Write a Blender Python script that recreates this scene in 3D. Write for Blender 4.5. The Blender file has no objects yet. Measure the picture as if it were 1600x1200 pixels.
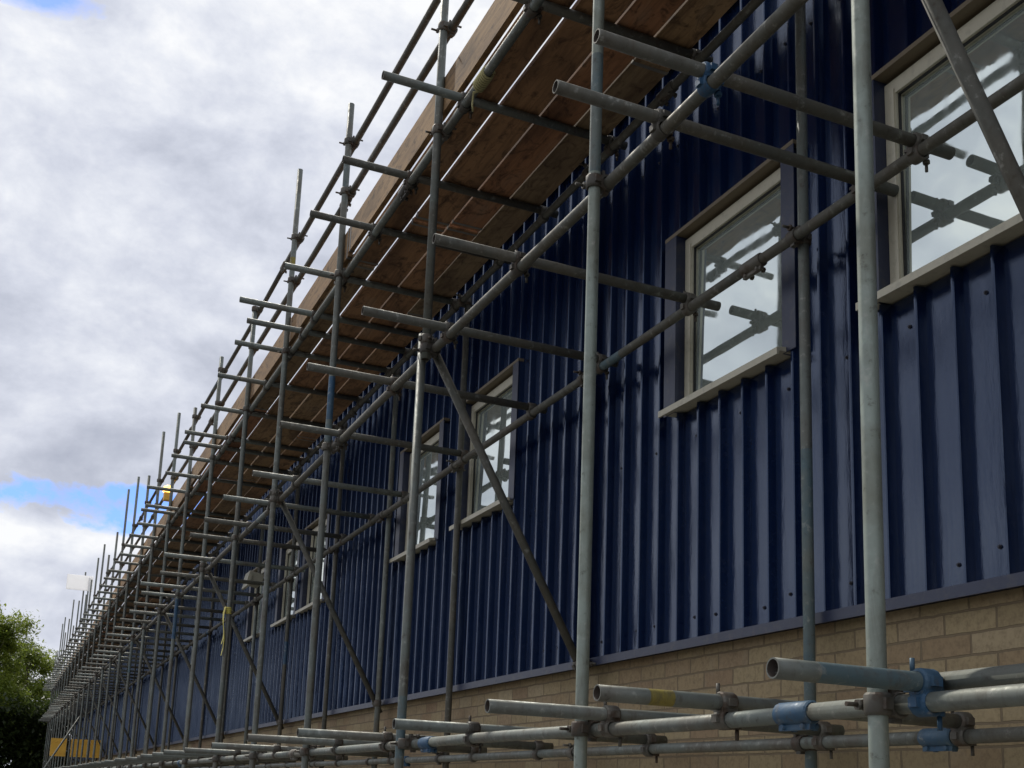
import bpy, math, random
from mathutils import Vector, Matrix
random.seed(7)
C = bpy.context.scene.collection
H = 1.6                     # eye height: every Z below is measured from the eye, build() lifts it
R = math.radians
PI = math.pi

# ------------------------------------------------------------------ mesh collector
def V3(p): return Vector(p)
def frame(d):
    d = V3(d).normalized()
    a = Vector((0, 0, 1)) if abs(d.z) < .9 else Vector((1, 0, 0))
    u = d.cross(a).normalized(); v = d.cross(u).normalized()
    return d, u, v

class MB:
    def __init__(s): s.v = []; s.f = []; s.m = []; s.s = []
    def face(s, idx, mat=0, smooth=False): s.f.append(idx); s.m.append(mat); s.s.append(smooth)
    def box(s, a, b, mat=0, ax=None):
        """box between corners a and b"""
        n = len(s.v)
        x0, y0, z0 = a; x1, y1, z1 = b
        if x0 > x1: x0, x1 = x1, x0
        if y0 > y1: y0, y1 = y1, y0
        if z0 > z1: z0, z1 = z1, z0
        s.v += [(x0,y0,z0),(x1,y0,z0),(x1,y1,z0),(x0,y1,z0),(x0,y0,z1),(x1,y0,z1),(x1,y1,z1),(x0,y1,z1)]
        for q in ((0,3,2,1),(4,5,6,7),(0,1,5,4),(1,2,6,5),(2,3,7,6),(3,0,4,7)):
            s.face([n+k for k in q], mat)
        return s
    def obox(s, c, d, u, hl, hw, ht, mat=0):
        """box centred at c: half length hl along d, hw along u, ht along d x u"""
        d = V3(d).normalized(); u = V3(u).normalized(); w = d.cross(u).normalized(); u = w.cross(d)
        n = len(s.v); c = V3(c)
        for k in ((-1,-1,-1),(1,-1,-1),(1,1,-1),(-1,1,-1),(-1,-1,1),(1,-1,1),(1,1,1),(-1,1,1)):
            s.v.append(tuple(c + d*hl*k[0] + u*hw*k[1] + w*ht*k[2]))
        for q in ((0,3,2,1),(4,5,6,7),(0,1,5,4),(1,2,6,5),(2,3,7,6),(3,0,4,7)):
            s.face([n+k for k in q], mat)
        return s
    def rings(s, rows, seg, cap0=True, cap1=True, mats=None):
        """rows: (centre, u, v, radius, smooth)"""
        n0 = len(s.v)
        for c, u, v, r, sm in rows:
            for k in range(seg):
                t = 2*PI*k/seg
                s.v.append(tuple(V3(c) + u*math.cos(t)*r + v*math.sin(t)*r))
        for i in range(len(rows)-1):
            for k in range(seg):
                a = n0+i*seg+k; b = n0+i*seg+(k+1) % seg
                s.face([a, b, b+seg, a+seg], mats[i] if mats else 0, rows[i][4])
        if cap0: s.face([n0+k for k in range(seg)][::-1], mats[0] if mats else 0)
        if cap1: s.face([n0+(len(rows)-1)*seg+k for k in range(seg)], mats[-1] if mats else 0)
        return s
    def cyl(s, a, b, r, seg=8, r1=None, mat=0):
        a = V3(a); b = V3(b); d, u, v = frame(b-a)
        rows = [(a, u, v, r, True), (b, u, v, r if r1 is None else r1, True)]
        return s.rings(rows, seg, mats=[mat, mat])
    def tube(s, a, b, r=.025, seg=16, paint=(), bend=0.0):
        """open scaffold tube with a hollow mouth at both ends; paint = [(t0,t1,slot)]"""
        a = V3(a); b = V3(b); L = (b-a).length; d, u, v = frame(b-a)
        ts = {0.0, 1.0}
        nb = 6 if bend else 0
        for i in range(1, nb): ts.add(i/nb)
        for t0, t1, m in paint: ts.add(t0); ts.add(t1)
        ts = sorted(ts)
        dep = .07; ri = r*.84
        rows = []; mats = []
        ph = random.random()*6.28
        def at(t):
            o = bend*math.sin(t*PI*1.7+ph)*min(1, t*6, (1-t)*6)
            return a + (b-a)*t + u*o*math.cos(ph) + v*o*math.sin(ph)
        rows.append((a+d*dep, u, v, ri, True)); mats.append(3)
        rows.append((a, u, v, ri, False)); mats.append(0)
        for i, t in enumerate(ts):
            last = i == len(ts)-1
            rows.append((at(t), u, v, r, not last))
            m = 0
            if not last:
                tm = (t+ts[i+1])/2
                for t0, t1, mm in paint:
                    if t0 <= tm <= t1: m = mm
            mats.append(m)
        rows.append((b, u, v, ri, True)); mats.append(3)
        rows.append((b-d*dep, u, v, ri, True)); mats.append(3)
        return s.rings(rows, seg, mats=mats)
    def band(s, c, d, r0=.026, r1=.034, w=.05, seg=14, mat=0):
        c = V3(c); d, u, v = frame(d)
        a = c-d*w/2; b = c+d*w/2; e = d*.006
        rows = [(a, u, v, r0, False), (a, u, v, r1-.004, False), (a+e, u, v, r1, True), (b-e, u, v, r1, False), (b, u, v, r1-.004, False), (b, u, v, r0, False)]
        return s.rings(rows, seg, cap0=False, cap1=False, mats=[mat]*6)
    def build(s, name, mats, parent=None, origin=None, **props):
        me = bpy.data.meshes.new(name)
        if origin is None: origin = s.v[0]
        o = Vector(origin)
        me.from_pydata([tuple(Vector(p)-o) for p in s.v], [], s.f)
        if not isinstance(mats, (list, tuple)): mats = [mats]
        for m in mats: me.materials.append(m)
        me.polygons.foreach_set('material_index', [min(k, len(mats)-1) for k in s.m])
        me.polygons.foreach_set('use_smooth', s.s)
        me.update()
        ob = bpy.data.objects.new(name, me); C.objects.link(ob)
        place(ob, o + Vector((0, 0, H)), parent)
        for k, v in props.items(): ob[k] = v
        return ob

WL = {}                      # world location of every object
def place(ob, world, parent):
    WL[ob.name] = world.copy()
    if parent:
        ob.parent = parent; ob.location = world - WL[parent.name]
    else: ob.location = world
def empty(name, loc, label, cat, group=None):
    o = bpy.data.objects.new(name, None); C.objects.link(o)
    o.empty_display_size = .3
    place(o, Vector(loc)+Vector((0, 0, H)), None)
    o['label'] = label; o['category'] = cat
    if group: o['group'] = group
    return o

# ------------------------------------------------------------------ materials
def newmat(name):
    m = bpy.data.materials.new(name); m.use_nodes = True
    nt = m.node_tree; b = nt.nodes['Principled BSDF']
    return m, nt, b
def N(nt, t, **kw):
    n = nt.nodes.new(t)
    for k, v in kw.items(): setattr(n, k, v)
    return n
def ramp(nt, fac, stops, interp='LINEAR'):
    r = N(nt, 'ShaderNodeValToRGB'); r.color_ramp.interpolation = interp
    e = r.color_ramp.elements
    while len(e) < len(stops): e.new(.5)
    for el, (p, c) in zip(e, stops):
        el.position = p
        el.color = (c, c, c, 1) if isinstance(c, (int, float)) else (*c, 1)
    nt.links.new(fac, r.inputs[0]); return r.outputs[0]
def noise(nt, vec, scale, detail=6, rough=.55, dist=0):
    n = N(nt, 'ShaderNodeTexNoise'); n.inputs['Scale'].default_value = scale
    n.inputs['Detail'].default_value = detail; n.inputs['Roughness'].default_value = rough
    n.inputs['Distortion'].default_value = dist
    nt.links.new(vec, n.inputs['Vector']); return n.outputs['Fac']
def mapping(nt, vec, scale=(1,1,1), loc=(0,0,0), rot=(0,0,0)):
    n = N(nt, 'ShaderNodeMapping'); n.inputs['Scale'].default_value = scale
    n.inputs['Location'].default_value = loc; n.inputs['Rotation'].default_value = rot
    nt.links.new(vec, n.inputs['Vector']); return n.outputs[0]
def mix(nt, fac, a, b, mode='MIX'):
    n = N(nt, 'ShaderNodeMix', data_type='RGBA', blend_type=mode)
    for s, v in ((n.inputs[0], fac), (n.inputs[6], a), (n.inputs[7], b)):
        if isinstance(v, (int, float)): s.default_value = v
        elif isinstance(v, tuple): s.default_value = (*v, 1)
        else: nt.links.new(v, s)
    return n.outputs[2]
def math_(nt, op, a, b=0., clamp=False):
    n = N(nt, 'ShaderNodeMath', operation=op, use_clamp=clamp)
    for s, v in ((n.inputs[0], a), (n.inputs[1], b)):
        if isinstance(v, (int, float)): s.default_value = v
        else: nt.links.new(v, s)
    return n.outputs[0]
def bump(nt, b, h, dist=.01, strength=.5):
    n = N(nt, 'ShaderNodeBump'); n.inputs['Distance'].default_value = dist; n.inputs['Strength'].default_value = strength
    nt.links.new(h, n.inputs['Height']); nt.links.new(n.outputs[0], b.inputs['Normal'])
def pos(nt): return N(nt, 'ShaderNodeNewGeometry').outputs['Position']
def orand(nt): return N(nt, 'ShaderNodeObjectInfo').outputs['Random']

def mat_tube(name, c0, c1, c2, stain=.5, rough=.5, metal=.35):
    m, nt, b = newmat(name); p = pos(nt)
    n1 = noise(nt, p, 3.2, 8, .62, .4); n2 = noise(nt, p, 26, 6, .65); n3 = noise(nt, mapping(nt, p, (9, 9, 2.2)), 2, 7, .7, .8)
    col = mix(nt, orand(nt), c0, c1)
    col = mix(nt, ramp(nt, n1, [(.42, 0), (.62, 1)]), col, c2)
    col = mix(nt, math_(nt, 'MULTIPLY', ramp(nt, n3, [(.52, 0), (.66, 1)]), stain), col, (.085, .07, .05))
    col = mix(nt, math_(nt, 'MULTIPLY', ramp(nt, n2, [(.58, 0), (.72, 1)]), .55), col, (.38, .38, .33))
    col = mix(nt, math_(nt, 'MULTIPLY', ramp(nt, n2, [(.28, 1), (.40, 0)]), .7), col, (.07, .055, .04))
    nt.links.new(col, b.inputs['Base Color'])
    nt.links.new(ramp(nt, n2, [(.3, rough+.2), (.7, rough-.08)]), b.inputs['Roughness'])
    b.inputs['Metallic'].default_value = metal
    bump(nt, b, n2, .0012, .6)
    return m
M = {}
M['galv'] = mat_tube('weathered_galvanised_steel', (.19, .21, .185), (.135, .152, .135), (.14, .135, .11))
M['galv_pale'] = mat_tube('pale_galvanised_steel', (.30, .345, .30), (.25, .29, .25), (.21, .225, .18), .25)
M['galv_dark'] = mat_tube('grimy_galvanised_steel', (.115, .115, .095), (.085, .085, .07), (.12, .11, .085), .6, .6)
M['blue_paint'] = mat_tube('worn_blue_paint', (.022, .075, .15), (.025, .085, .155), (.06, .11, .15), .5, .5, .1)
M['teal_paint'] = mat_tube('faded_teal_paint', (.085, .135, .15), (.085, .135, .15), (.14, .16, .14), .4, .55, .1)
M['yellow_paint'] = mat_tube('worn_yellow_paint', (.26, .21, .04), (.26, .21, .04), (.16, .14, .07), .6, .6, .1)
M['hollow'] = mat_tube('dark_tube_inside', (.03, .025, .02), (.03, .025, .02), (.05, .035, .025), .5, .8, 0)  # darkness of a deep bore put into the colour of the shallow tube mouths
def mat_coupler():
    m, nt, b = newmat('rusty_coupler_steel'); p = pos(nt)
    n1 = noise(nt, p, 14, 6, .6); n2 = noise(nt, p, 60, 4)
    col = mix(nt, orand(nt), (.06, .055, .045), (.15, .14, .115))
    col = mix(nt, ramp(nt, n1, [(.48, 0), (.62, 1)]), col, (.085, .06, .042))
    nt.links.new(col, b.inputs['Base Color']); b.inputs['Roughness'].default_value = .6; b.inputs['Metallic'].default_value = .4
    bump(nt, b, n2, .001, .6); return m
M['coupler'] = mat_coupler()
TUBE = [M['galv'], M['blue_paint'], M['teal_paint'], M['hollow'], M['yellow_paint']]
PALE = [M['galv_pale'], M['blue_paint'], M['teal_paint'], M['hollow'], M['yellow_paint']]
GRIM = [M['galv_dark'], M['blue_paint'], M['teal_paint'], M['hollow'], M['yellow_paint']]

def mat_clad():
    m, nt, b = newmat('navy_coated_steel_sheet'); p = pos(nt)
    n1 = noise(nt, mapping(nt, p, (1, 1, .35)), 1.6, 5); n2 = noise(nt, mapping(nt, p, (1, 5, .9)), 2.4, 6, .6); n3 = noise(nt, p, 30, 5, .7)
    sepc = N(nt, 'ShaderNodeSeparateXYZ'); nt.links.new(p, sepc.inputs[0])
    sheet = N(nt, 'ShaderNodeTexWhiteNoise', noise_dimensions='1D'); nt.links.new(math_(nt, 'FLOOR', math_(nt, 'DIVIDE', math_(nt, 'ADD', sepc.outputs[1], .11), .9875)), sheet.inputs['W'])
    col = mix(nt, n1, (.001, .008, .038), (.003, .013, .050))
    col = mix(nt, math_(nt, 'MULTIPLY', sheet.outputs[0], .5), col, (.001, .004, .020))
    run_ = noise(nt, mapping(nt, p, (8, 30, .5)), 1.3, 7, .7)
    col = mix(nt, math_(nt, 'MULTIPLY', ramp(nt, run_, [(.56, 0), (.74, 1)]), .30), col, (.07, .075, .09))
    col = mix(nt, math_(nt, 'MULTIPLY', ramp(nt, n3, [(.52, 0), (.75, 1)]), .22), col, (.06, .06, .065))
    nt.links.new(col, b.inputs['Base Color'])
    nt.links.new(ramp(nt, n2, [(.3, .08), (.7, .22)]), b.inputs['Roughness'])
    b.inputs['IOR'].default_value = 1.78; b.inputs['Specular Tint'].default_value = (.60, .74, 1, 1)
    bump(nt, b, mix(nt, .12, n2, n3), .010, .35)
    return m
M['clad'] = mat_clad()
def mat_plain(name, col, rough=.5, var=.12, scale=6, bmp=.001, metal=0, dirt=(.10,.09,.07), dirta=.35):
    m, nt, b = newmat(name); p = pos(nt)
    n1 = noise(nt, p, scale, 7, .6, .3); n2 = noise(nt, p, scale*7, 5, .6)
    c = mix(nt, n1, tuple(x*(1-var) for x in col), tuple(min(1, x*(1+var)) for x in col))
    c = mix(nt, math_(nt, 'MULTIPLY', ramp(nt, n2, [(.52, 0), (.72, 1)]), dirta), c, dirt)
    nt.links.new(c, b.inputs['Base Color']); b.inputs['Roughness'].default_value = rough; b.inputs['Metallic'].default_value = metal
    bump(nt, b, n2, bmp, .5); return m
M['trim'] = mat_plain('blue_flashing', (.020, .027, .058), .38, .2, 3, .001)
M['cream'] = mat_plain('cream_window_frame', (.50, .465, .35), .42, .10, 4, .0005, dirta=.25)
M['head'] = mat_plain('head_flashing_reflected_brown', (.16, .125, .075), .55, .2, 5)  # brown of light reflected under the window head, put into the base colour
M['gasket'] = mat_plain('black_gasket', (.012, .012, .012), .6)
M['roof'] = mat_plain('grey_roof_sheet', (.25, .26, .28), .5)
M['screw'] = mat_plain('dark_fixing_screw', (.015, .015, .025), .5)
M['white'] = mat_plain('white_sheet_board', (.93, .93, .93), .6, .02, 2, dirta=.02)
_nt = M['white'].node_tree; _b = _nt.nodes['Principled BSDF']; _t = N(_nt, 'ShaderNodeBsdfTranslucent'); _t.inputs[0].default_value = (.95, .95, .95, 1)
_m = N(_nt, 'ShaderNodeMixShader'); _m.inputs[0].default_value = .8; _nt.links.new(_b.outputs[0], _m.inputs[1]); _nt.links.new(_t.outputs[0], _m.inputs[2]); _nt.links.new(_m.outputs[0], _nt.nodes['Material Output'].inputs[0])
M['yellow'] = mat_plain('yellow_ochre_board', (.75, .42, .05), .55, .25, 3, dirta=.3)
M['strap'] = mat_plain('yellow_webbing', (.55, .48, .10), .7, .3, 12)
M['rope'] = mat_plain('pale_rope', (.42, .38, .18), .85, .25, 20, .002)
M['lampbody'] = mat_plain('beige_lamp_housing', (.36, .34, .25), .5)
M['tarmac'] = mat_plain('tarmac', (.075, .073, .07), .9, .3, .6, .006)
M['concrete'] = mat_plain('pale_concrete_strip', (.26, .25, .22), .9, .2, 1.2, .004)

def mat_glass():
    m, nt, b = newmat('reflective_window_glass')
    b.inputs['Base Color'].default_value = (.90, .97, .93, 1); b.inputs['Metallic'].default_value = 1
    b.inputs['Roughness'].default_value = .012
    p = pos(nt); n = noise(nt, p, 2.2, 2); bump(nt, b, n, .0045, .35)
    sm = noise(nt, mapping(nt, p, (3, 3, 1)), 5, 8, .65, .5)
    nt.links.new(ramp(nt, sm, [(.4, .012), (.72, .07)]), b.inputs['Roughness'])
    df = N(nt, 'ShaderNodeBsdfDiffuse'); nt.links.new(mix(nt, sm, (.38, .45, .40), (.54, .60, .55)), df.inputs[0])
    ms = N(nt, 'ShaderNodeMixShader'); ms.inputs[0].default_value = .33
    nt.links.new(b.outputs[0], ms.inputs[1]); nt.links.new(df.outputs[0], ms.inputs[2]); nt.links.new(ms.outputs[0], nt.nodes['Material Output'].inputs[0])
    return m
M['glass'] = mat_glass()

def mat_brick():
    m, nt, b = newmat('buff_brickwork'); p = pos(nt)
    # wall runs along Y: brick u = Y, v = Z
    sep = N(nt, 'ShaderNodeSeparateXYZ'); nt.links.new(p, sep.inputs[0])
    cmb = N(nt, 'ShaderNodeCombineXYZ'); nt.links.new(math_(nt, 'ADD', sep.outputs[0], sep.outputs[1]), cmb.inputs[0]); nt.links.new(sep.outputs[2], cmb.inputs[1])
    wob = noise(nt, p, 9, 3); 
    bt = N(nt, 'ShaderNodeTexBrick'); bt.offset = .5
    wn = N(nt, 'ShaderNodeTexNoise'); wn.inputs['Scale'].default_value = 11; wn.inputs['Detail'].default_value = 5; nt.links.new(p, wn.inputs['Vector'])
    wo = N(nt, 'ShaderNodeVectorMath', operation='MULTIPLY_ADD'); nt.links.new(wn.outputs['Color'], wo.inputs[0]); wo.inputs[1].default_value = (.013, .013, 0); nt.links.new(mapping(nt, cmb.outputs[0], loc=(.024, -.018, 0)), wo.inputs[2])
    nt.links.new(wo.outputs[0], bt.inputs['Vector'])
    for k, v in (('Scale', 1), ('Brick Width', .25), ('Row Height', .083), ('Mortar Size', .0052), ('Mortar Smooth', .25), ('Bias', 0)): bt.inputs[k].default_value = v
    bt.inputs['Color1'].default_value = (0, 0, 0, 1); bt.inputs['Color2'].default_value = (1, 1, 1, 1); bt.inputs['Mortar'].default_value = (.5, .5, .5, 1)
    tone = N(nt, 'ShaderNodeSeparateColor'); nt.links.new(bt.outputs['Color'], tone.inputs[0])
    c = ramp(nt, tone.outputs[0], [(0, (.28, .215, .115)), (.3, (.34, .265, .145)), (.62, (.31, .232, .125)), (.85, (.265, .185, .105)), (1, (.39, .315, .185))])
    big = noise(nt, mapping(nt, p, (1, .7, 1)), .55, 4)
    c = mix(nt, math_(nt, 'MULTIPLY', ramp(nt, big, [(.50, 0), (.64, 1)]), .6), c, (.16, .075, .035))
    fine = noise(nt, p, 42, 8, .7); med = noise(nt, p, 7, 6, .6)
    c = mix(nt, math_(nt, 'MULTIPLY', ramp(nt, fine, [(.45, 0), (.7, 1)]), .45), c, (.08, .052, .03))
    c = mix(nt, math_(nt, 'MULTIPLY', ramp(nt, med, [(.55, 0), (.72, 1)]), .4), c, (.28, .235, .155))
    mort = mix(nt, med, (.22, .17, .10), (.15, .11, .065))
    c = mix(nt, bt.outputs['Fac'], c, mort)
    nt.links.new(c, b.inputs['Base Color']); b.inputs['Roughness'].default_value = .9
    h = math_(nt, 'SUBTRACT', math_(nt, 'MULTIPLY', fine, .25), math_(nt, 'MULTIPLY', bt.outputs['Fac'], 1.))
    bump(nt, b, h, .009, .9)
    return m
M['brick'] = mat_brick()

def mat_wood(name, ca, cb, cc, dark):
    m, nt, b = newmat(name); p = pos(nt); r = orand(nt)
    cmb = N(nt, 'ShaderNodeCombineXYZ'); nt.links.new(math_(nt, 'MULTIPLY', r, 37.), cmb.inputs[1]); nt.links.new(math_(nt, 'MULTIPLY', r, 11.), cmb.inputs[0])
    ad = N(nt, 'ShaderNodeVectorMath', operation='ADD'); nt.links.new(p, ad.inputs[0]); nt.links.new(cmb.outputs[0], ad.inputs[1]); q = ad.outputs[0]
    g = noise(nt, mapping(nt, q, (16, .9, 16)), 2.2, 8, .62, .8)
    big = noise(nt, mapping(nt, q, (2.5, .8, 2.5)), 1.6, 5)
    c = ramp(nt, r, [(.05, ca), (.5, cb), (1, cc)])
    c = mix(nt, math_(nt, 'MULTIPLY', ramp(nt, g, [(.45, 0), (.68, 1)]), .55), c, dark)
    c = mix(nt, math_(nt, 'MULTIPLY', ramp(nt, big, [(.48, 0), (.66, 1)]), .55), c, tuple(x*.55 for x in dark))
    c = mix(nt, math_(nt, 'MULTIPLY', ramp(nt, big, [(.30, 1), (.42, 0)]), .3), c, (.30, .24, .17))
    nt.links.new(c, b.inputs['Base Color']); b.inputs['Roughness'].default_value = .82
    kn = noise(nt, mapping(nt, q, (6, 3.2, 9)), 2.0, 9, .72, 1.2)
    c = mix(nt, math_(nt, 'MULTIPLY', ramp(nt, kn, [(.50, 0), (.64, 1)]), .75), c, tuple(x*.5 for x in dark))
    nt.links.new(c, b.inputs['Base Color'])
    bump(nt, b, g, .002, .6); return m
M['board'] = mat_wood('aged_scaffold_board', (.36, .165, .075), (.34, .215, .10), (.22, .155, .085), (.085, .038, .018))
M['toe'] = mat_wood('weathered_toe_board', (.38, .22, .09), (.35, .215, .095), (.30, .175, .075), (.105, .058, .026))
M['hoop'] = mat_plain('zinc_hoop_iron', (.22, .21, .19), .5, metal=.5)
def mat_leaf(name, a, bcol, c3):
    m, nt, b = newmat(name); p = pos(nt)
    n = noise(nt, p, 1.1, 4); n2 = noise(nt, p, 9, 2)
    c = mix(nt, ramp(nt, n, [(.35, 0), (.65, 1)]), a, bcol); c = mix(nt, ramp(nt, n2, [(.4, 0), (.65, 1)]), c, c3)
    nt.links.new(c, b.inputs['Base Color']); b.inputs['Roughness'].default_value = .5
    t = N(nt, 'ShaderNodeBsdfTranslucent'); nt.links.new(c, t.inputs[0])
    ms = N(nt, 'ShaderNodeMixShader'); ms.inputs[0].default_value = .5
    nt.links.new(b.outputs[0], ms.inputs[1]); nt.links.new(t.outputs[0], ms.inputs[2])
    nt.links.new(ms.outputs[0], nt.nodes['Material Output'].inputs[0]); return m
M['leaf'] = mat_leaf('yellow_green_leaves', (.19, .25, .03), (.34, .38, .06), (.11, .16, .022))
M['leaf_dark'] = mat_leaf('dark_green_leaves', (.04, .06, .014), (.06, .085, .02), (.024, .038, .01))
M['bark'] = mat_plain('bark', (.09, .07, .05), .9, .3, 8, .01)

# ------------------------------------------------------------------ setting: ground
g = MB(); g.v = [(-400, -300, -1.6), (400, -300, -1.6), (400, 900, -1.6), (-400, 900, -1.6)]; g.face([0, 1, 2, 3])
g.build('ground', M['tarmac'], origin=(0, 0, -1.6), kind='structure')
g = MB(); g.v = [(1.2, -8, -1.596), (3.2, -8, -1.596), (3.2, 62, -1.596), (1.2, 62, -1.596)]; g.face([0, 1, 2, 3])
g.build('path', M['concrete'], origin=(2, 0, -1.596), kind='structure')

# ------------------------------------------------------------------ the building
Y0, Y1 = -7.0, 58.0
PAN, RIB = 3.20, 3.155
ZB, ZT = .82, 4.45
bld = empty('industrial_building', (3.2, Y0, -1.6), 'long navy ribbed metal clad building standing on a buff brick base behind the scaffold', 'building')
wins = [(2.55, 3.50), (4.156, 5.10), (7.344, 8.30), (8.883, 9.83), (12.55, 13.50), (13.90, 14.85), (15.90, 16.80)]
WZ0, WZ1 = 2.09, 3.10
PIT = .1975
# profile of the sheet along Y (rib: near web, rounded top, far web)
prof = []
k0 = int((Y0-3.49)/PIT)-1
yy = 3.49+k0*PIT
while yy < Y1+PIT:
    prof += [(yy, 0), (yy+.008, .040), (yy+.0115, .0445), (yy+.0205, .0445), (yy+.024, .040), (yy+.052, 0)]
    yy += PIT
def prof_at(y):
    for (a, xa), (b, xb) in zip(prof, prof[1:]):
        if a <= y <= b: return xa + (xb-xa)*(y-a)/(b-a)
    return 0
def clad_strip(mb, ya, yb, za, zb):
    pts = [(ya, prof_at(ya))] + [p for p in prof if ya < p[0] < yb] + [(yb, prof_at(yb))]
    n = len(mb.v)
    for y, d in pts: mb.v += [(PAN-d, y, za), (PAN-d, y, zb)]
    for i in range(len(pts)-1):
        a = n+2*i; mb.face([a, a+1, a+3, a+2])
# sheets are lapped in three runs so the wall is split as it is built
edges = [Y0] + [e for w in wins for e in (w[0]-.02, w[1]+.02)] + [Y1]
clad = MB()
for i in range(len(edges)-1):
    a, b = edges[i], edges[i+1]
    if i % 2 == 0: clad_strip(clad, a, b, ZB, ZT)
    else:
        clad_strip(clad, a, b, ZB, WZ0-.02); clad_strip(clad, a, b, WZ1+.02, ZT)
clad.build('cladding', M['clad'], bld, origin=(3.2, Y0, ZB))
sc = MB()
kk = 0; yy = 3.49+k0*PIT
while yy < 30:
    rows = [.93, 3.72]
    if kk % 2: rows += [1.92+.0*kk]
    for z in rows:
        if kk % 3 == 2 and z < 1: continue
        yc = yy+.095+random.uniform(-.02, .02)
        if any(w[0]-.1 < yc < w[1]+.1 and WZ0-.1 < z < WZ1+.1 for w in wins): continue
        zz = z+random.uniform(-.02, .02)
        sc.cyl((PAN, yc, zz), (PAN-.004, yc, zz), .009, 8); sc.cyl((PAN-.004, yc, zz), (PAN-.010, yc, zz), .005, 6)
    kk += 1; yy += PIT
sc.build('fixing_screws', M['screw'], bld, origin=(3.2, 0, 1), kind='stuff')
# bottom drip flashing
f = MB(); f.box((3.125, Y0, ZB-.034), (3.225, Y1, ZB-.002)); f.box((3.119, Y0, ZB-.05), (3.1245, Y1, ZB-.004))
f.build('drip_flashing', M['trim'], bld, origin=(3.15, Y0, ZB))
# brick base, roof, eaves, other walls
w = MB(); w.box((3.205, Y0+.01, -1.6), (3.5, Y1-.01, ZB-.036)); w.build('brick_base', M['brick'], bld, origin=(3.2, Y0, -1.6))
w = MB(); w.box((3.5, Y0+.01, -1.6), (20, Y1-.01, ZT-.05)); w.build('wall', M['trim'], bld, origin=(3.5, Y0, -1.6))
w = MB()
n = len(w.v); w.v += [(3.14, Y0, ZT), (11.7, Y0, ZT+.9), (20.2, Y0, ZT), (3.14, Y1, ZT), (11.7, Y1, ZT+.9), (20.2, Y1, ZT), (3.14, Y0, ZT-.06), (20.2, Y0, ZT-.06), (3.14, Y1, ZT-.06), (20.2, Y1, ZT-.06)]
for q in ((0,1,4,3),(1,2,5,4),(0,3,8,6),(2,7,9,5),(0,6,7,2,1),(3,4,5,9,8),(6,8,9,7)): w.face(list(q))
w.build('roof', M['roof'], bld, origin=(3.2, Y0, ZT))
w = MB()
for a, b in (((3.128, Y0, ZT-.20), (3.134, Y1, ZT-.002)), ((3.134, Y0, ZT-.20), (3.15, Y1, ZT-.194))): w.box(a, b)
w.build('capping', M['trim'], bld, origin=(3.05, Y0, ZT-.15))

def window(i, a, b):
    t = MB()
    # blue jamb trims with their return into the wall, head flashing, all as one surround
    for s, e in ((1, b), (-1, a)):
        y0, y1 = (e, e+.115) if s > 0 else (e-.10, e)
        t.box((3.148, y0, WZ0-.012), (3.153, y1, WZ1+.0115))
        t.box((3.1535, e if s > 0 else e-.012, WZ0-.012), (3.27, e+.012 if s > 0 else e, WZ1+.0115))
    t.box((3.1465, a-.10, WZ1+.012), (3.27, b+.115, WZ1+.034), 1)
    sur = t.build('window_surround', [M['trim'], M['head']], bld, origin=(3.15, a, WZ0))
    fr = MB(); fw = .066; z0, z1 = WZ0+.022, WZ1-.006
    x0, x1 = 3.207, 3.262
    fr.box((x0, a+.002, z0), (x1, a+fw, z1)); fr.box((x0, b-fw, z0), (x1, b-.002, z1))
    fr.box((x0+.0005, a+fw, z0), (x1, b-fw, z0+.040)); fr.box((x0+.0005, a+fw, z1-fw), (x1, b-fw, z1))
    # raised inner bead
    fr.box((x0-.006, a+fw-.022, z0+.03), (x0-.0005, a+fw-.004, z1-fw+.02)); fr.box((x0-.006, b-fw+.004, z0+.03), (x0-.0005, b-fw+.022, z1-fw+.02))
    win = fr.build('window', M['cream'], bld, origin=(3.21, (a+b)/2, WZ0))
    gk = MB(); g0, g1 = a+fw, b-fw; h0, h1 = z0+.040, z1-fw
    for q in (((3.222, g0, h0), (3.234, g0+.006, h1)), ((3.222, g1-.006, h0), (3.234, g1, h1)), ((3.222, g0+.006, h0), (3.234, g1-.006, h0+.006)), ((3.222, g0+.006, h1-.006), (3.234, g1-.006, h1))): gk.box(*q)
    gk.build('gasket', M['gasket'], win, origin=(3.22, a, WZ0))
    p = MB(); n = 0
    tilt = .014+random.uniform(-.001, .001)
    p.v = [(3.2345, g0, h0), (3.2345, g1, h0), (3.2345+tilt, g1, h1), (3.2345+tilt, g0, h1), (3.242, g0, h0), (3.242, g1, h0), (3.256, g1, h1), (3.256, g0, h1)]
    for q in ((0,1,2,3),(4,7,6,5),(0,4,5,1),(2,6,7,3),(1,5,6,2),(0,3,7,4)): p.face(list(q))
    p.build('pane', M['glass'], win, origin=(3.235, a, WZ0))
    s = MB()
    pts = [(3.095, WZ0-.030), (3.095, WZ0+.004), (3.206, WZ0+.0215), (3.262, WZ0+.0215), (3.262, WZ0-.010), (3.110, WZ0-.012), (3.106, WZ0-.030)]
    ya, yb = a-.03, b+.085
    n = len(s.v)
    for y in (ya, yb):
        for x, z in pts: s.v.append((x, y, z))
    L = len(pts)
    for k in range(L): s.face([n+k, n+(k+1) % L, n+L+(k+1) % L, n+L+k])
    s.face([n+k for k in range(L)][::-1]); s.face([n+L+k for k in range(L)])
    s.build('sill', M['cream'], win, origin=(3.1, ya, WZ0))
for i, (a, b) in enumerate(wins): window(i, a, b)
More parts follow.
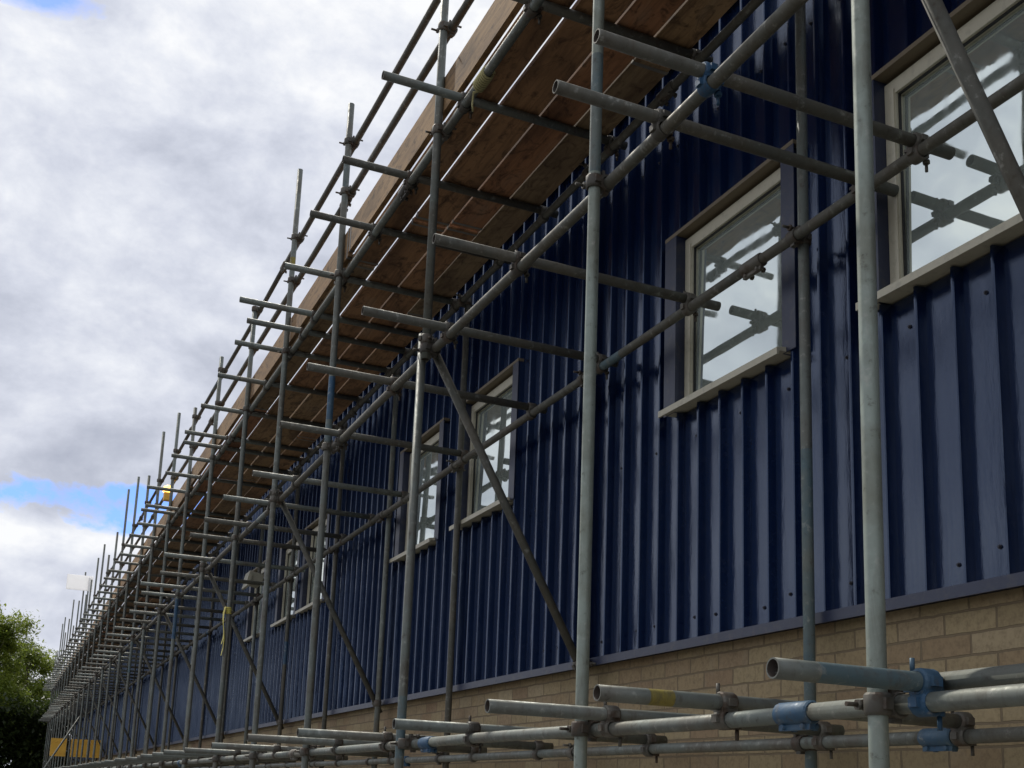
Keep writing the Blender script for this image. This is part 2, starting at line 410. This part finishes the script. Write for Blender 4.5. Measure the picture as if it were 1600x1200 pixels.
# floodlight fixed to the wall
fl = MB(); fl.box((3.15, 15.55, 2.76), (3.2, 15.65, 2.84)); fl.cyl((3.15, 15.6, 2.8), (3.02, 15.6, 2.8), .02, 8)
fl.obox((2.95, 15.6, 2.79), (1, 0, -.25), (0, 1, 0), .10, .17, .07); fl.obox((2.87, 15.6, 2.745), (1, 0, -.25), (0, 1, 0), .015, .19, .085)
fl.build('floodlight', M['lampbody'], bld, origin=(3.15, 15.6, 2.8))

# ------------------------------------------------------------------ the scaffold
XO, XI = 2.0, 3.07
sca = empty('scaffold', (XO, -2, -1.6), 'long tube and fitting scaffold of weathered grey steel poles standing along the blue wall', 'scaffold')
LO, LI = 2.052, 3.018
ZL = [.262, 2.515, 3.905]            # ledger levels
ZR = [4.60, 5.03]
posts = [-1.6, .33, 2.27, 3.89, 5.95, 8.14, 9.93, 11.75, 13.80, 15.84, 17.70, 19.66, 21.40, 23.50, 25.60]
while posts[-1] < 54.5: posts.append(posts[-1]+random.uniform(1.75, 2.05))
tops = {2: 5.5, 3: 5.6, 4: 5.7, 5: 5.36, 6: 5.72, 7: 5.04, 8: 5.20, 9: 5.16, 10: 5.64, 11: 5.89, 12: 5.54, 13: 6.03, 14: 6.26}
NCH = [0]
far_c = MB()
def one_coupler(mb, pa, da, pb, db, rich=True):
    """right-angle coupler between tube a (centre pa, direction da) and tube b"""
    pa = V3(pa); pb = V3(pb); da = V3(da).normalized(); db = V3(db).normalized()
    w = (pb-pa); w = w.normalized() if w.length > 1e-4 else frame(da)[1]
    sg = 14 if rich else 8
    mb.band(pa, da, w=.056, seg=sg, r1=.0345); mb.band(pb, db, w=.056, seg=sg, r1=.0345)
    mb.obox((pa+pb)/2, da, db, .027, .027, max(.004, (pb-pa).length/2-.020))
    if rich:
        for p, d, o in ((pa, da, db), (pb, db, da)):
            o = (o - d*o.dot(d)); o = o.normalized() if o.length > .1 else frame(d)[1]
            for sgn in (1, -1):
                c = p + o*sgn*.036
                n2 = w if p is pa else -w
                mb.obox(c, d, n2, .014, .012, .008)          # lug
                if sgn == 1:
                    a = c + o*.006 - n2*.030; b_ = c + o*.006 + n2*.026
                    mb.cyl(a, b_, .0065, 6); mb.cyl(a, a+n2*.013, .0145, 6); mb.cyl(a-n2*.034, a, .0065, 6); mb.obox(c+o*.004+n2*.016, d, n2, .020, .006, .014)
def coupler(owner, pa, da, pb, db, near=None, mat='coupler'):
    y = pa[1]
    if near is None: near = y < 12.6
    if near and NCH[0] < 96:
        mb = MB(); one_coupler(mb, pa, da, pb, db); NCH[0] += 1
        mb.build('coupler', M[mat], owner, origin=pa)
    else: one_coupler(far_c, pa, da, pb, db, False)
X_, Y_, Z_ = (1, 0, 0), (0, 1, 0), (0, 0, 1)
std_out = []; std_in = []
for i, y in enumerate(posts):
    dx = random.uniform(-.008, .008); top = tops.get(i, random.uniform(5.3, 6.2))
    if i < 2: top = 5.4
    if i > 18 and random.random() < .35: top += .5
    seg = 20 if y < 10 else 10
    paint = ()
    L = top+1.6; T = lambda z: (z+1.6)/L
    if i == 3: paint = ((T(2.55), T(3.1), 2),)
    if i == 5: paint = ((T(2.72), T(3.06), 1), (T(2.55), T(2.72), 2), (T(4.6), T(4.9), 2))
    if i == 6: paint = ((T(4.7), T(4.82), 4),)
    if i == 9: paint = ((T(1.9), T(2.45), 1),)
    if i == 12: paint = ((T(1.9), T(2.45), 2),)
    mats = PALE if i in (2, 3) else TUBE
    mb = MB()
    if i == 4:      # two lapped tubes
        mb.tube((XO-.004, y+.055, -1.58), (XO-.004, y+.055, 2.62), seg=seg, paint=((.42, .5, 2),))
        mb.tube((XO, y, 2.45), (XO, y, top), seg=seg)
    else:
        mb.tube((XO+dx, y, -1.58), (XO+dx*.3, y, top), seg=seg, paint=paint, bend=.004 if i > 2 else .002)
    o = mb.build('standard', mats, sca, origin=(XO, y, -1.6)); std_out.append(o)
    bp_ = MB(); bp_.box((XO-.075, y-.075, -1.595), (XO+.075, y+.075, -1.588)); bp_.cyl((XO, y, -1.588), (XO, y, -1.53), .032, 12)
    bp_.build('base_plate', M['coupler'], o, origin=(XO, y, -1.6))
    # inner row
    mb = MB(); it = 3.97
    paint = ((.0, .575, 2),) if i == 2 else (((.55, .60, 1),) if i == 8 else ())
    yi = y + (0.0 if i != 2 else .015)
    mb.tube((XI, yi, -1.58), (XI, yi, it), seg=16 if y < 10 else 8, paint=((T(-1.6), .56, 2),) if i == 3 else paint)
    oi = mb.build('standard', GRIM if i % 3 else TUBE, sca, origin=(XI, yi, -1.6)); std_in.append(oi)
    bp_ = MB(); bp_.box((XI-.07, yi-.07, -1.595), (XI+.055, yi+.07, -1.588)); bp_.cyl((XI, yi, -1.588), (XI, yi, -1.53), .032, 12)
    bp_.build('base_plate', M['coupler'], oi, origin=(XI, yi, -1.6))
    # couplers where the ledgers and guard rails cross
    for z in ZL:
        coupler(o, (XO, y, z), Z_, (LO, y, z), Y_)
    for z in ZR:
        coupler(o, (XO, y, z), Z_, (LO, y, z), Y_, near=(4 < y < 10.5))
    for z in ZL:
        coupler(oi, (XI, yi, z), Z_, (LI, yi, z), Y_, near=(2 < y < 9 and z > 0))

# ledgers and guard rails in lengths, joined by sleeve couplers
def run(name, x, z, starts, mats, sleeve_slot=0):
    for k in range(len(starts)-1):
        a, b = starts[k], starts[k+1]
        mb = MB(); zo = random.uniform(-.006, .006)
        pt = ()
        r = random.random()
        if r < .22: t = random.random()*.7; pt = ((t, t+.06, 2 if r > .08 else 1),)
        mb.tube((x, a+.003, z+zo*.5), (x, b-.003, z-zo*.5), seg=16 if a < 10 else 8, paint=pt, bend=.006)
        o = mb.build(name, mats, sca, origin=(x, a, z))
        if k:
            s = MB(); s.band((x, a, z), Y_, r0=.0255, r1=.0335, w=.15, seg=14)
            s.obox((x, a, z-.036), Y_, X_, .07, .010, .012); 
            for q in (-.045, .045): s.cyl((x-.02, a+q, z-.038), (x+.028, a+q, z-.038), .008, 6); s.cyl((x+.02, a+q, z-.038), (x+.032, a+q, z-.038), .013, 6)
            s.build('sleeve_coupler', M['blue_paint'] if sleeve_slot and k in (1, 2, 4) else M['coupler'], o, origin=(x, a, z))
def lens(first, step):
    L = [-2.6, first]
    while L[-1]+step < 56.4: L.append(L[-1]+step+random.uniform(-.3, .3))
    L[-1] = 56.6
    return L
Lb = lens(2.66, 6.0); Lb.insert(2, 5.72); run('ledger', LO, ZL[0], Lb, TUBE, 1)
run('ledger', LI, ZL[0], lens(3.12, 6.0), TUBE, 1)
run('ledger', LO, ZL[1], lens(3.12-.72, 5.9), GRIM)
run('ledger', LI, ZL[1], lens(4.20, 6.0), GRIM)
run('ledger', LO, ZL[2], lens(6.7, 6.1), TUBE)
run('ledger', LI, ZL[2], lens(5.0, 6.0), GRIM)
run('guard_rail', LO, ZR[0], lens(8.3, 6.1), GRIM)
run('guard_rail', LO, ZR[1], lens(4.6, 6.1), GRIM)
# an extra base tube lapped beside the outer base ledger at the near end
mb = MB(); mb.tube((LO+.055, -2.4, ZL[0]+.045), (LO+.055, 2.18, ZL[0]+.055), seg=16, paint=((.55, .6, 1),))
lap = mb.build('ledger', TUBE, sca, origin=(LO+.055, -2.4, .3))

# transoms
def transom(name, y, z, x0, x1, mats, zl, near=True, paint=(), tilt=0.):
    mb = MB(); mb.tube((x0, y, z-tilt), (x1, y+tilt, z+tilt), seg=16 if y < 10 else 8, paint=paint)
    o = mb.build(name, mats, sca, origin=(x0, y, z))
    if x0 < LO: coupler(o, (LO, y, zl), Y_, (LO, y, z), X_, near and (y < 9), 'blue_paint' if y in (2.16, 3.12) else 'coupler')
    coupler(o, (LI, y, zl), Y_, (LI, y, z), X_, near and (y < 6.0))
def seq(given, step, lo, hi):
    L = list(given)
    while L[-1] < 55.5: L.append(L[-1]+random.uniform(lo, hi))
    return L
for k, y in enumerate(seq([-1.5, .4, 1.1, 2.16, 3.01, 3.75, 5.10, 6.42, 7.47, 9.29, 10.94], 1, .9, 1.15)):
    x0 = {2.16: 1.60, 3.01: 1.60, 3.75: 1.56, 5.10: 1.66, 6.42: 1.53, 7.47: 1.46}.get(y, 1.55+random.uniform(-.06, .06))
    transom('base_transom', y, ZL[0]+.05, x0, 3.11 if y not in (3.01,) else 3.02, TUBE, ZL[0], paint=((.08, .42, 2), (.28, .40, 1)) if y == 2.16 else (((.12, .18, 4),) if y == 3.01 else ()))
for k, y in enumerate(seq([-1.5, .1, 1.2, 3.12, 3.44, 4.76, 5.72, 6.70, 7.93, 9.35, 10.31, 11.31, 12.11, 13.36, 14.58, 15.53, 16.31], 1, .85, 1.1)):
    x0 = {3.12: 1.60, 3.44: 1.60, 4.76: 1.61, 5.72: 1.55, 6.70: 1.49, 9.35: 1.69, 13.36: 1.5, 15.53: 1.48}.get(y, 1.59+random.uniform(-.03, .03))
    x1 = {3.12: 3.19, 4.76: 3.20, 3.44: 3.195}.get(y, 3.125)
    transom('lift_transom', y, ZL[1]+.05, x0, x1, GRIM if y < 5.5 or random.random() < .4 else TUBE, ZL[1])
for k, y in enumerate(seq([.3, 1.2, 2.1, 3.0, 3.85, 4.72, 5.65, 6.61, 7.40, 8.30, 9.10, 9.51, 10.06, 11.0, 12.03, 13.07, 13.49, 14.14, 15.01, 15.89, 16.99, 17.31], 1, .8, 1.0)):
    x0 = {9.10: 1.42, 15.89: 1.47, 8.30: 1.61}.get(y, 1.58+random.uniform(-.03, .03))
    transom('deck_transom', y, ZL[2]+.05, x0, 3.12, TUBE if y > 9 or k % 3 == 0 else GRIM, ZL[2])

# braces
def brace(a, b, mats=GRIM, fix=None):
    mb = MB(); mb.tube(a, b, seg=16 if a[1] < 9 else 8)
    o = mb.build('brace', mats, sca, origin=a)
    d = V3(b)-V3(a)
    for c_ in (fix or ()): coupler(o, *c_, near=(a[1] < 11))
    for t in (() if fix is not None else (.05, .95)):
        p = V3(a)+d*t
        coupler(o, tuple(p), tuple(d), (XO+.004, p.y, p.z), Z_ if abs(d.x) < .1 else Y_, near=(a[1] < 9))
for k in range(2, len(posts), 2):       # a ledger brace in every second frame, outer lift level down to the inner base
    y = posts[k]; yb = y-.055 if k == 2 else y+.055
    a, b = (2.025, yb, 2.615), (3.115, yb, .70 if k > 2 else .78); d = tuple(V3(b)-V3(a)); zi = a[2]+d[2]*(XI-a[0])/d[0]
    brace(a, b, fix=[((2.05, yb, 2.57), d, (XO, y, 2.57), Z_), ((XI, yb, zi), d, (XI, y, zi), Z_)])
brace((2.03, 34, 1.78), (.30, 34, -1.5), TUBE, fix=[])
far_c.build('coupler', M['coupler'], sca, origin=(XO, 20, 2), kind='stuff')

# toe boards clipped inside the outer standards
a = .2; k = 0
while a < 56:
    b = min(a+3.9, 56.3); mb = MB(); zt = random.uniform(-.016, .012); xt = .004*(k % 2)
    mb.box((2.028-xt, a+.006, 4.018+zt), (2.064-xt, b-.006, 4.256+zt))
    o = mb.build('toe_board', M['toe'], sca, origin=(2.04, a, 4.02))
    if a < 30:
        for y in (a+.03, b-.055): MB().box((2.0262-xt, y, 4.014+zt), (2.0658-xt, y+.025, 4.260+zt)).build('hoop_iron', M['hoop'], o, origin=(2.03, y, 4.02))
    a = b; k += 1

# loose scaffold boards lying on the deck transoms: four lanes
lanes = [(2.066, 2.262, 'beside the toe board'), (2.284, 2.523, 'second lane from the toe board'), (2.534, 2.757, 'second lane from the blue wall'), (2.769, 2.990, 'lane nearest the wall')]
ords = ['first', 'second', 'third', 'fourth', 'fifth', 'sixth', 'seventh', 'eighth', 'ninth', 'tenth', 'eleventh', 'twelfth', 'thirteenth', 'fourteenth', 'fifteenth', 'sixteenth']
zt0 = ZL[2]+.05+.025
for li, (xa, xb, lt) in enumerate(lanes):
    a = [.25, .9, -.4+.65, 1.6][li]; b = a + [3.9, 2.4, 3.0, 3.3][li]; k = 0
    while a < 56:
        b = min(b, 56.2)
        j = random.uniform(-.003, .003); th = .038; zo = .001+.0015*random.random()
        mb = MB(); n = 0
        x0, x1 = xa+j, xb+j; z0, z1 = zt0+zo, zt0+zo+th; c = .004
        pts = [(x0, z0+c), (x0+c, z0), (x1-c, z0), (x1, z0+c), (x1, z1-c), (x1-c, z1), (x0+c, z1), (x0, z1-c)]
        for y in (a+.012, b-.012):
            for x, z in pts: mb.v.append((x, y, z))
        for q in range(8): mb.face([q, (q+1) % 8, 8+(q+1) % 8, 8+q])
        mb.face(list(range(8))[::-1]); mb.face(list(range(8, 16)))
        o = mb.build('scaffold_board', M['board'], None, origin=(xa, a, zt0))
        o['label'] = 'brown deck board, %s, %s length from near end' % (lt, ords[k]); o['category'] = 'board'; o['group'] = 'timber boards lying along the scaffold deck'
        if a < 22:
            for y in (a+.04, b-.065): MB().box((x0-.0015, y, z0-.0015), (x1+.0015, y+.025, z1+.0015)).build('hoop_iron', M['hoop'], o, origin=(xa, y, zt0))
        a = b; b = a+3.9; k += 1

# ------------------------------------------------------------------ loose things on the scaffold
mb = MB()       # rope wound round the outer deck ledger
pts = []
for i in range(8*12):
    t = i/12*2*PI; pts.append(Vector((LO+math.cos(t)*.033, 5.28+i*.0016, ZL[2]+math.sin(t)*.033)))
pts += [Vector((LO-.03, 5.43, ZL[2]-.05)), Vector((LO-.03, 5.44, ZL[2]-.11)), Vector((LO-.02, 5.45, ZL[2]-.15))]
rows = []
for i, p in enumerate(pts):
    d = (pts[min(i+1, len(pts)-1)]-pts[max(i-1, 0)]); d, u, v = frame(d)
    r0 = Vector((p.x-LO, 0, p.z-ZL[2])).normalized(); v = d.cross(r0).normalized()
    rows.append((p, r0, v, .0065, True))
mb.rings(rows, 6, mats=[0]*len(rows))
o = mb.build('rope', M['rope'], origin=(LO, 5.3, ZL[2]))
o['label'] = 'pale yellow rope wound round the ledger under the toe board'; o['category'] = 'rope'
mb = MB()       # yellow strap hanging on a standard
y = 11.75
for k in range(4): mb.band((XO, y, 1.78-.018*k), Z_, r0=.0265, r1=.030+.002*(k % 2), w=.016, seg=12)
for dy, l in ((-.02, .50), (.018, .38)):
    n = len(mb.v); K = 7
    for i in range(K):
        z = 1.79-l*i/(K-1); x = XO-.036-.012*math.sin(i*1.1); ww = .018
        mb.v += [(x, y+dy-ww, z), (x, y+dy+ww, z), (x-.003, y+dy-ww, z), (x-.003, y+dy+ww, z)]
    for i in range(K-1):
        a_ = n+4*i
        for q in ((0, 4, 5, 1), (2, 3, 7, 6), (0, 2, 6, 4), (1, 5, 7, 3)): mb.face([a_+k for k in q])
o = mb.build('strap', M['strap'], origin=(XO, y, 1.7)); o['label'] = 'yellow webbing strap tied round a standard and hanging down'; o['category'] = 'strap'
# amber lamp on the guard rail
la = empty('warning_lamp', (LO-.04, 17.9, 4.42), 'small lit amber warning lamp hanging by the toe board edge', 'lamp')
mb = MB(); mb.box((LO-.14, 17.84, 4.28), (LO-.03, 17.96, 4.40)); mb.cyl((LO-.03, 17.9, 4.39), (LO-.002, 17.9, 4.62), .008, 6); mb.build('lamp_body', M['yellow'], la, origin=(LO-.08, 17.9, 4.28))
mb = MB(); c = Vector((LO-.085, 17.9, 4.405)); u, v, d = Vector((1, 0, 0)), Vector((0, 1, 0)), Vector((0, 0, 1))
mb.rings([(c+d*z, u, v, r, True) for z, r in ((0, .06), (.01, .075), (.06, .075), (.095, .06), (.115, .03), (.12, .008))], 12, mats=[0]*6)
m, nt, b = newmat('amber_lit_lens'); b.inputs['Base Color'].default_value = (.8, .35, .04, 1); b.inputs['Emission Color'].default_value = (1, .55, .12, 1); b.inputs['Emission Strength'].default_value = 4
mb.build('lamp_lens', m, la, origin=c)
# white board up at the rail tops
wb = empty('white_board', (1.45, 38, 5.80), 'blank white board fixed above the guard rails against the sky', 'board')
n = 0; mb = MB(); mb.box((1.42, 38.0, 5.86), (2.20, 38.02, 6.34)); mb.build('panel', M['white'], wb, origin=(1.42, 38, 5.86))
mb = MB(); 
mb.tube((2.08, 38.06, 4.5), (2.08, 38.06, 6.30), r=.024, seg=8)
mb.build('support_tube', M['galv'], wb, origin=(2.08, 38.06, 4.5))
# yellow panels across the far walkway
names = [('orange yellow', 1.50, 1.95, 'farthest left and brightest'), ('ochre yellow', 2.08, 2.55, 'middle one of three'), ('dull yellow', 2.64, 2.98, 'nearest to the blue wall')]
for nm, xa, xb, wh in names:
    mb = MB(); mb.box((xa, 38.0, .72), (xb, 38.025, 1.26)); mb.box((xa+.04, 37.985, .80), (xb-.04, 37.9995, .83)); mb.box((xa+.04, 37.985, 1.14), (xb-.04, 37.9995, 1.17))
    o = mb.build('barrier_panel', M['yellow'], origin=(xa, 38, .72)); o['label'] = '%s barrier panel low in the far scaffold, %s' % (nm, wh); o['category'] = 'panel'; o['group'] = 'yellow barrier panels low in the far scaffold'

# ------------------------------------------------------------------ trees
def tree(name, label, base, crown_c, rad, trunk_top, nleaf, size, mat, seed, group, twigs=26, clumps=70):
    rnd = random.Random(seed)
    t = empty(name, base, label, 'tree', group)
    tb = MB(); b0 = V3(base); top = V3(trunk_top)
    tb.cyl(b0, b0.lerp(top, .5), .28, 10, .19); tb.cyl(b0.lerp(top, .5), top, .19, 10, .08)
    cl = []
    cc = V3(crown_c); rx, ry, rz = rad
    for i in range(clumps):
        while True:
            p = Vector((rnd.uniform(-1, 1), rnd.uniform(-1, 1), rnd.uniform(-1, 1)))
            if .25 < p.length < 1: break
        p = p.normalized()*(.55+.45*rnd.random())*(1+.18*math.sin(p.x*7+seed)+.12*math.sin(p.z*9+p.y*5))
        cl.append((cc+Vector((p.x*rx, p.y*ry, p.z*rz)), rnd.uniform(.5, 1.0)*min(rx, rz)*.42))
    for i in range(twigs):
        c = cl[i % len(cl)][0]; s = b0.lerp(top, rnd.uniform(.45, 1)); mid = s.lerp(c, .5)+Vector((0, 0, .25))
        tb.cyl(s, mid, .055, 6, .03); tb.cyl(mid, c, .03, 5, .008)
    tb.build('trunk', M['bark'], t, origin=base)
    lf = MB()
    for i in range(nleaf):
        c, r = cl[rnd.randrange(len(cl))]
        g = Vector((rnd.gauss(0, .5), rnd.gauss(0, .5), rnd.gauss(0, .42)))*r
        p = c+g
        d = Vector((rnd.gauss(0, 1), rnd.gauss(0, 1), rnd.gauss(0, 1)-.3)).normalized(); d, u, v = frame(d)
        s = size*rnd.uniform(.6, 1.3); n = len(lf.v)
        lf.v += [tuple(p-d*s), tuple(p+u*s*.45), tuple(p+d*s), tuple(p-u*s*.45+v*s*.15)]
        lf.face([n, n+1, n+2, n+3])
    lf.build('crown', mat, t, origin=crown_c)
    return t
G = 'trees beyond the far end of the building'
tree('broadleaf_tree', 'yellow green leafy tree at the left edge with the tallest pointed top', (-1.1, 60, -1.6), (-1.0, 60, 4.4), (1.9, 2.4, 4.0), (-1.0, 60, 6.2), 34000, .10, M['leaf'], 3, G)
tree('broadleaf_tree', 'rounded yellow green tree between the left edge tree and the scaffold', (1.0, 64, -1.6), (.95, 64, 4.1), (1.75, 2.4, 3.6), (1.0, 64, 6.0), 32000, .10, M['leaf'], 11, G)
tree('broadleaf_tree', 'dark green tree seen through the far end of the scaffold', (3.0, 68, -1.6), (2.9, 68, 2.6), (2.1, 2.2, 3.2), (3, 68, 4.6), 16000, .11, M['leaf_dark'], 23, G)
hg = MB(); rnd = random.Random(5)
for i in range(36000):
    p = Vector((rnd.uniform(-9, 3.0), 56.9+rnd.uniform(-.6, .8), -1.6+(rnd.random()**.8)*(4.5+.5*math.sin(i*.001)+.4*math.sin(rnd.random()*9))))
    d, u, v = frame((rnd.gauss(0, 1), rnd.gauss(0, 1), rnd.gauss(0, 1))); s = .14*rnd.uniform(.6, 1.4); n = len(hg.v)
    hg.v += [tuple(p-d*s), tuple(p+u*s*.5), tuple(p+d*s), tuple(p-u*s*.5)]; hg.face([n, n+1, n+2, n+3])
o = hg.build('hedge', M['leaf_dark'], origin=(-3, 57, -1.6)); o['label'] = 'dark overgrown hedge under the trees at the left edge'; o['category'] = 'hedge'

# ------------------------------------------------------------------ sky and light
SUN_EL, SUN_AZ = R(50), R(-14.5)      # azimuth clockwise from +Y: sunlight rakes along the wall from beyond its far end
W = bpy.data.worlds.new('World'); bpy.context.scene.world = W; W.use_nodes = True
nt = W.node_tree; nt.nodes.clear()
out = N(nt, 'ShaderNodeOutputWorld'); bg = N(nt, 'ShaderNodeBackground')
sky = N(nt, 'ShaderNodeTexSky', sky_type='NISHITA'); sky.sun_disc = False; sky.sun_elevation = SUN_EL; sky.sun_rotation = SUN_AZ
sky.air_density = 1.0; sky.dust_density = .6; sky.ozone_density = 1.5
tc = N(nt, 'ShaderNodeTexCoord').outputs['Generated']
sp = N(nt, 'ShaderNodeSeparateXYZ'); nt.links.new(tc, sp.inputs[0])
q = mapping(nt, tc, (1.0, 1.0, 1.5), (.35, .1, .2))
n_big = noise(nt, q, 2.6, 9, .52, .25); n_mid = noise(nt, q, 8.5, 9, .58, .2); n_fine = noise(nt, q, 22, 6, .6, .1)
# clear-sky gaps: ellipses in direction space, roughened by noise
def gap(cx, cz, rx, rz, amt):
    dx = math_(nt, 'DIVIDE', math_(nt, 'SUBTRACT', sp.outputs[0], cx), rx); dz = math_(nt, 'DIVIDE', math_(nt, 'SUBTRACT', sp.outputs[2], cz), rz)
    r2 = math_(nt, 'ADD', math_(nt, 'MULTIPLY', dx, dx), math_(nt, 'MULTIPLY', dz, dz))
    v = math_(nt, 'SUBTRACT', 1.25, r2)
    v = math_(nt, 'ADD', v, math_(nt, 'MULTIPLY', math_(nt, 'SUBTRACT', math_(nt, 'ADD', math_(nt, 'MULTIPLY', n_mid, .6), math_(nt, 'MULTIPLY', n_fine, .4)), .5), 7.5))
    v = math_(nt, 'MULTIPLY', v, amt, True)
    front = math_(nt, 'GREATER_THAN', sp.outputs[1], 0.)
    return math_(nt, 'MULTIPLY', v, front)
gaps = None
for a in ((.070, .2225, .115, .0185, 1.6), (-.034, .566, .05, .013, 1.0), (.29, .665, .04, .02, .6)):
    gq = gap(*a); gaps = gq if gaps is None else math_(nt, 'MAXIMUM', gaps, gq)
# broken cloud elsewhere round the horizon
back = math_(nt, 'MULTIPLY', ramp(nt, n_big, [(.58, 0), (.66, .8)]), math_(nt, 'LESS_THAN', sp.outputs[1], .45))
gaps = math_(nt, 'MAXIMUM', gaps, back)
tone = math_(nt, 'ADD', math_(nt, 'MULTIPLY', n_big, .46), math_(nt, 'ADD', math_(nt, 'MULTIPLY', n_mid, .42), math_(nt, 'MULTIPLY', n_fine, .17)))
alt = ramp(nt, sp.outputs[2], [(0, .60), (.10, .62), (.145, .30), (.172, .34), (.195, .84), (.235, .52), (.27, .42), (.33, .60), (.38, .46), (.44, .40), (.53, .42), (.66, .50), (1, .5)])
tone = math_(nt, 'ADD', math_(nt, 'MULTIPLY', math_(nt, 'SUBTRACT', tone, .5), 4.0), alt)
cloud = ramp(nt, tone, [(0, (.39, .42, .51)), (.3, (.49, .52, .61)), (.55, (.61, .64, .73)), (.78, (.74, .765, .83)), (1, (.88, .89, .91))])
skyc = mix(nt, 1.0, sky.outputs[0], (.068, .092, .155), 'MULTIPLY')
nt.links.new(mix(nt, gaps, cloud, skyc), bg.inputs['Color']); bg.inputs['Strength'].default_value = 1.0
nt.links.new(bg.outputs[0], out.inputs[0])
sd = bpy.data.lights.new('sun', 'SUN'); sd.energy = 2.6; sd.angle = R(1.2); sd.color = (1, .95, .86)
so = bpy.data.objects.new('sun', sd); C.objects.link(so)
dirv = Vector((math.sin(SUN_AZ)*math.cos(SUN_EL), math.cos(SUN_AZ)*math.cos(SUN_EL), math.sin(SUN_EL)))
so.rotation_euler = dirv.to_track_quat('Z', 'Y').to_euler(); so.location = (0, -10, 20)

# ------------------------------------------------------------------ camera (solved from the photograph's vanishing points)
yaw, pitch, roll, fpx, cy = -.4109, .1994, -.0377, 1796.9, 882.7
Rm = Matrix.Rotation(yaw, 3, 'Z') @ Matrix.Rotation(pitch, 3, 'X') @ Matrix(((math.cos(roll), 0, math.sin(roll)), (0, 1, 0), (-math.sin(roll), 0, math.cos(roll))))
right, fwd, up = Rm.col[0], Rm.col[1], Rm.col[2]
cd = bpy.data.cameras.new('camera'); cam = bpy.data.objects.new('camera', cd); C.objects.link(cam)
m4 = Matrix((right, up, -fwd)).transposed().to_4x4(); m4.translation = Vector((0, 0, H)); cam.matrix_world = m4
cd.sensor_width = 36; cd.lens = 36*fpx/1600; cd.shift_y = (cy-600)/1600; cd.clip_start = .05; cd.clip_end = 2000
S = bpy.context.scene; S.camera = cam
S.view_settings.view_transform = 'Standard'; S.view_settings.look = 'None'; S.view_settings.gamma = 1; S.view_settings.exposure = .15
S.view_settings.use_curve_mapping = False
S.render.resolution_x = 1024; S.render.resolution_y = 768
S.cycles.max_bounces = 8
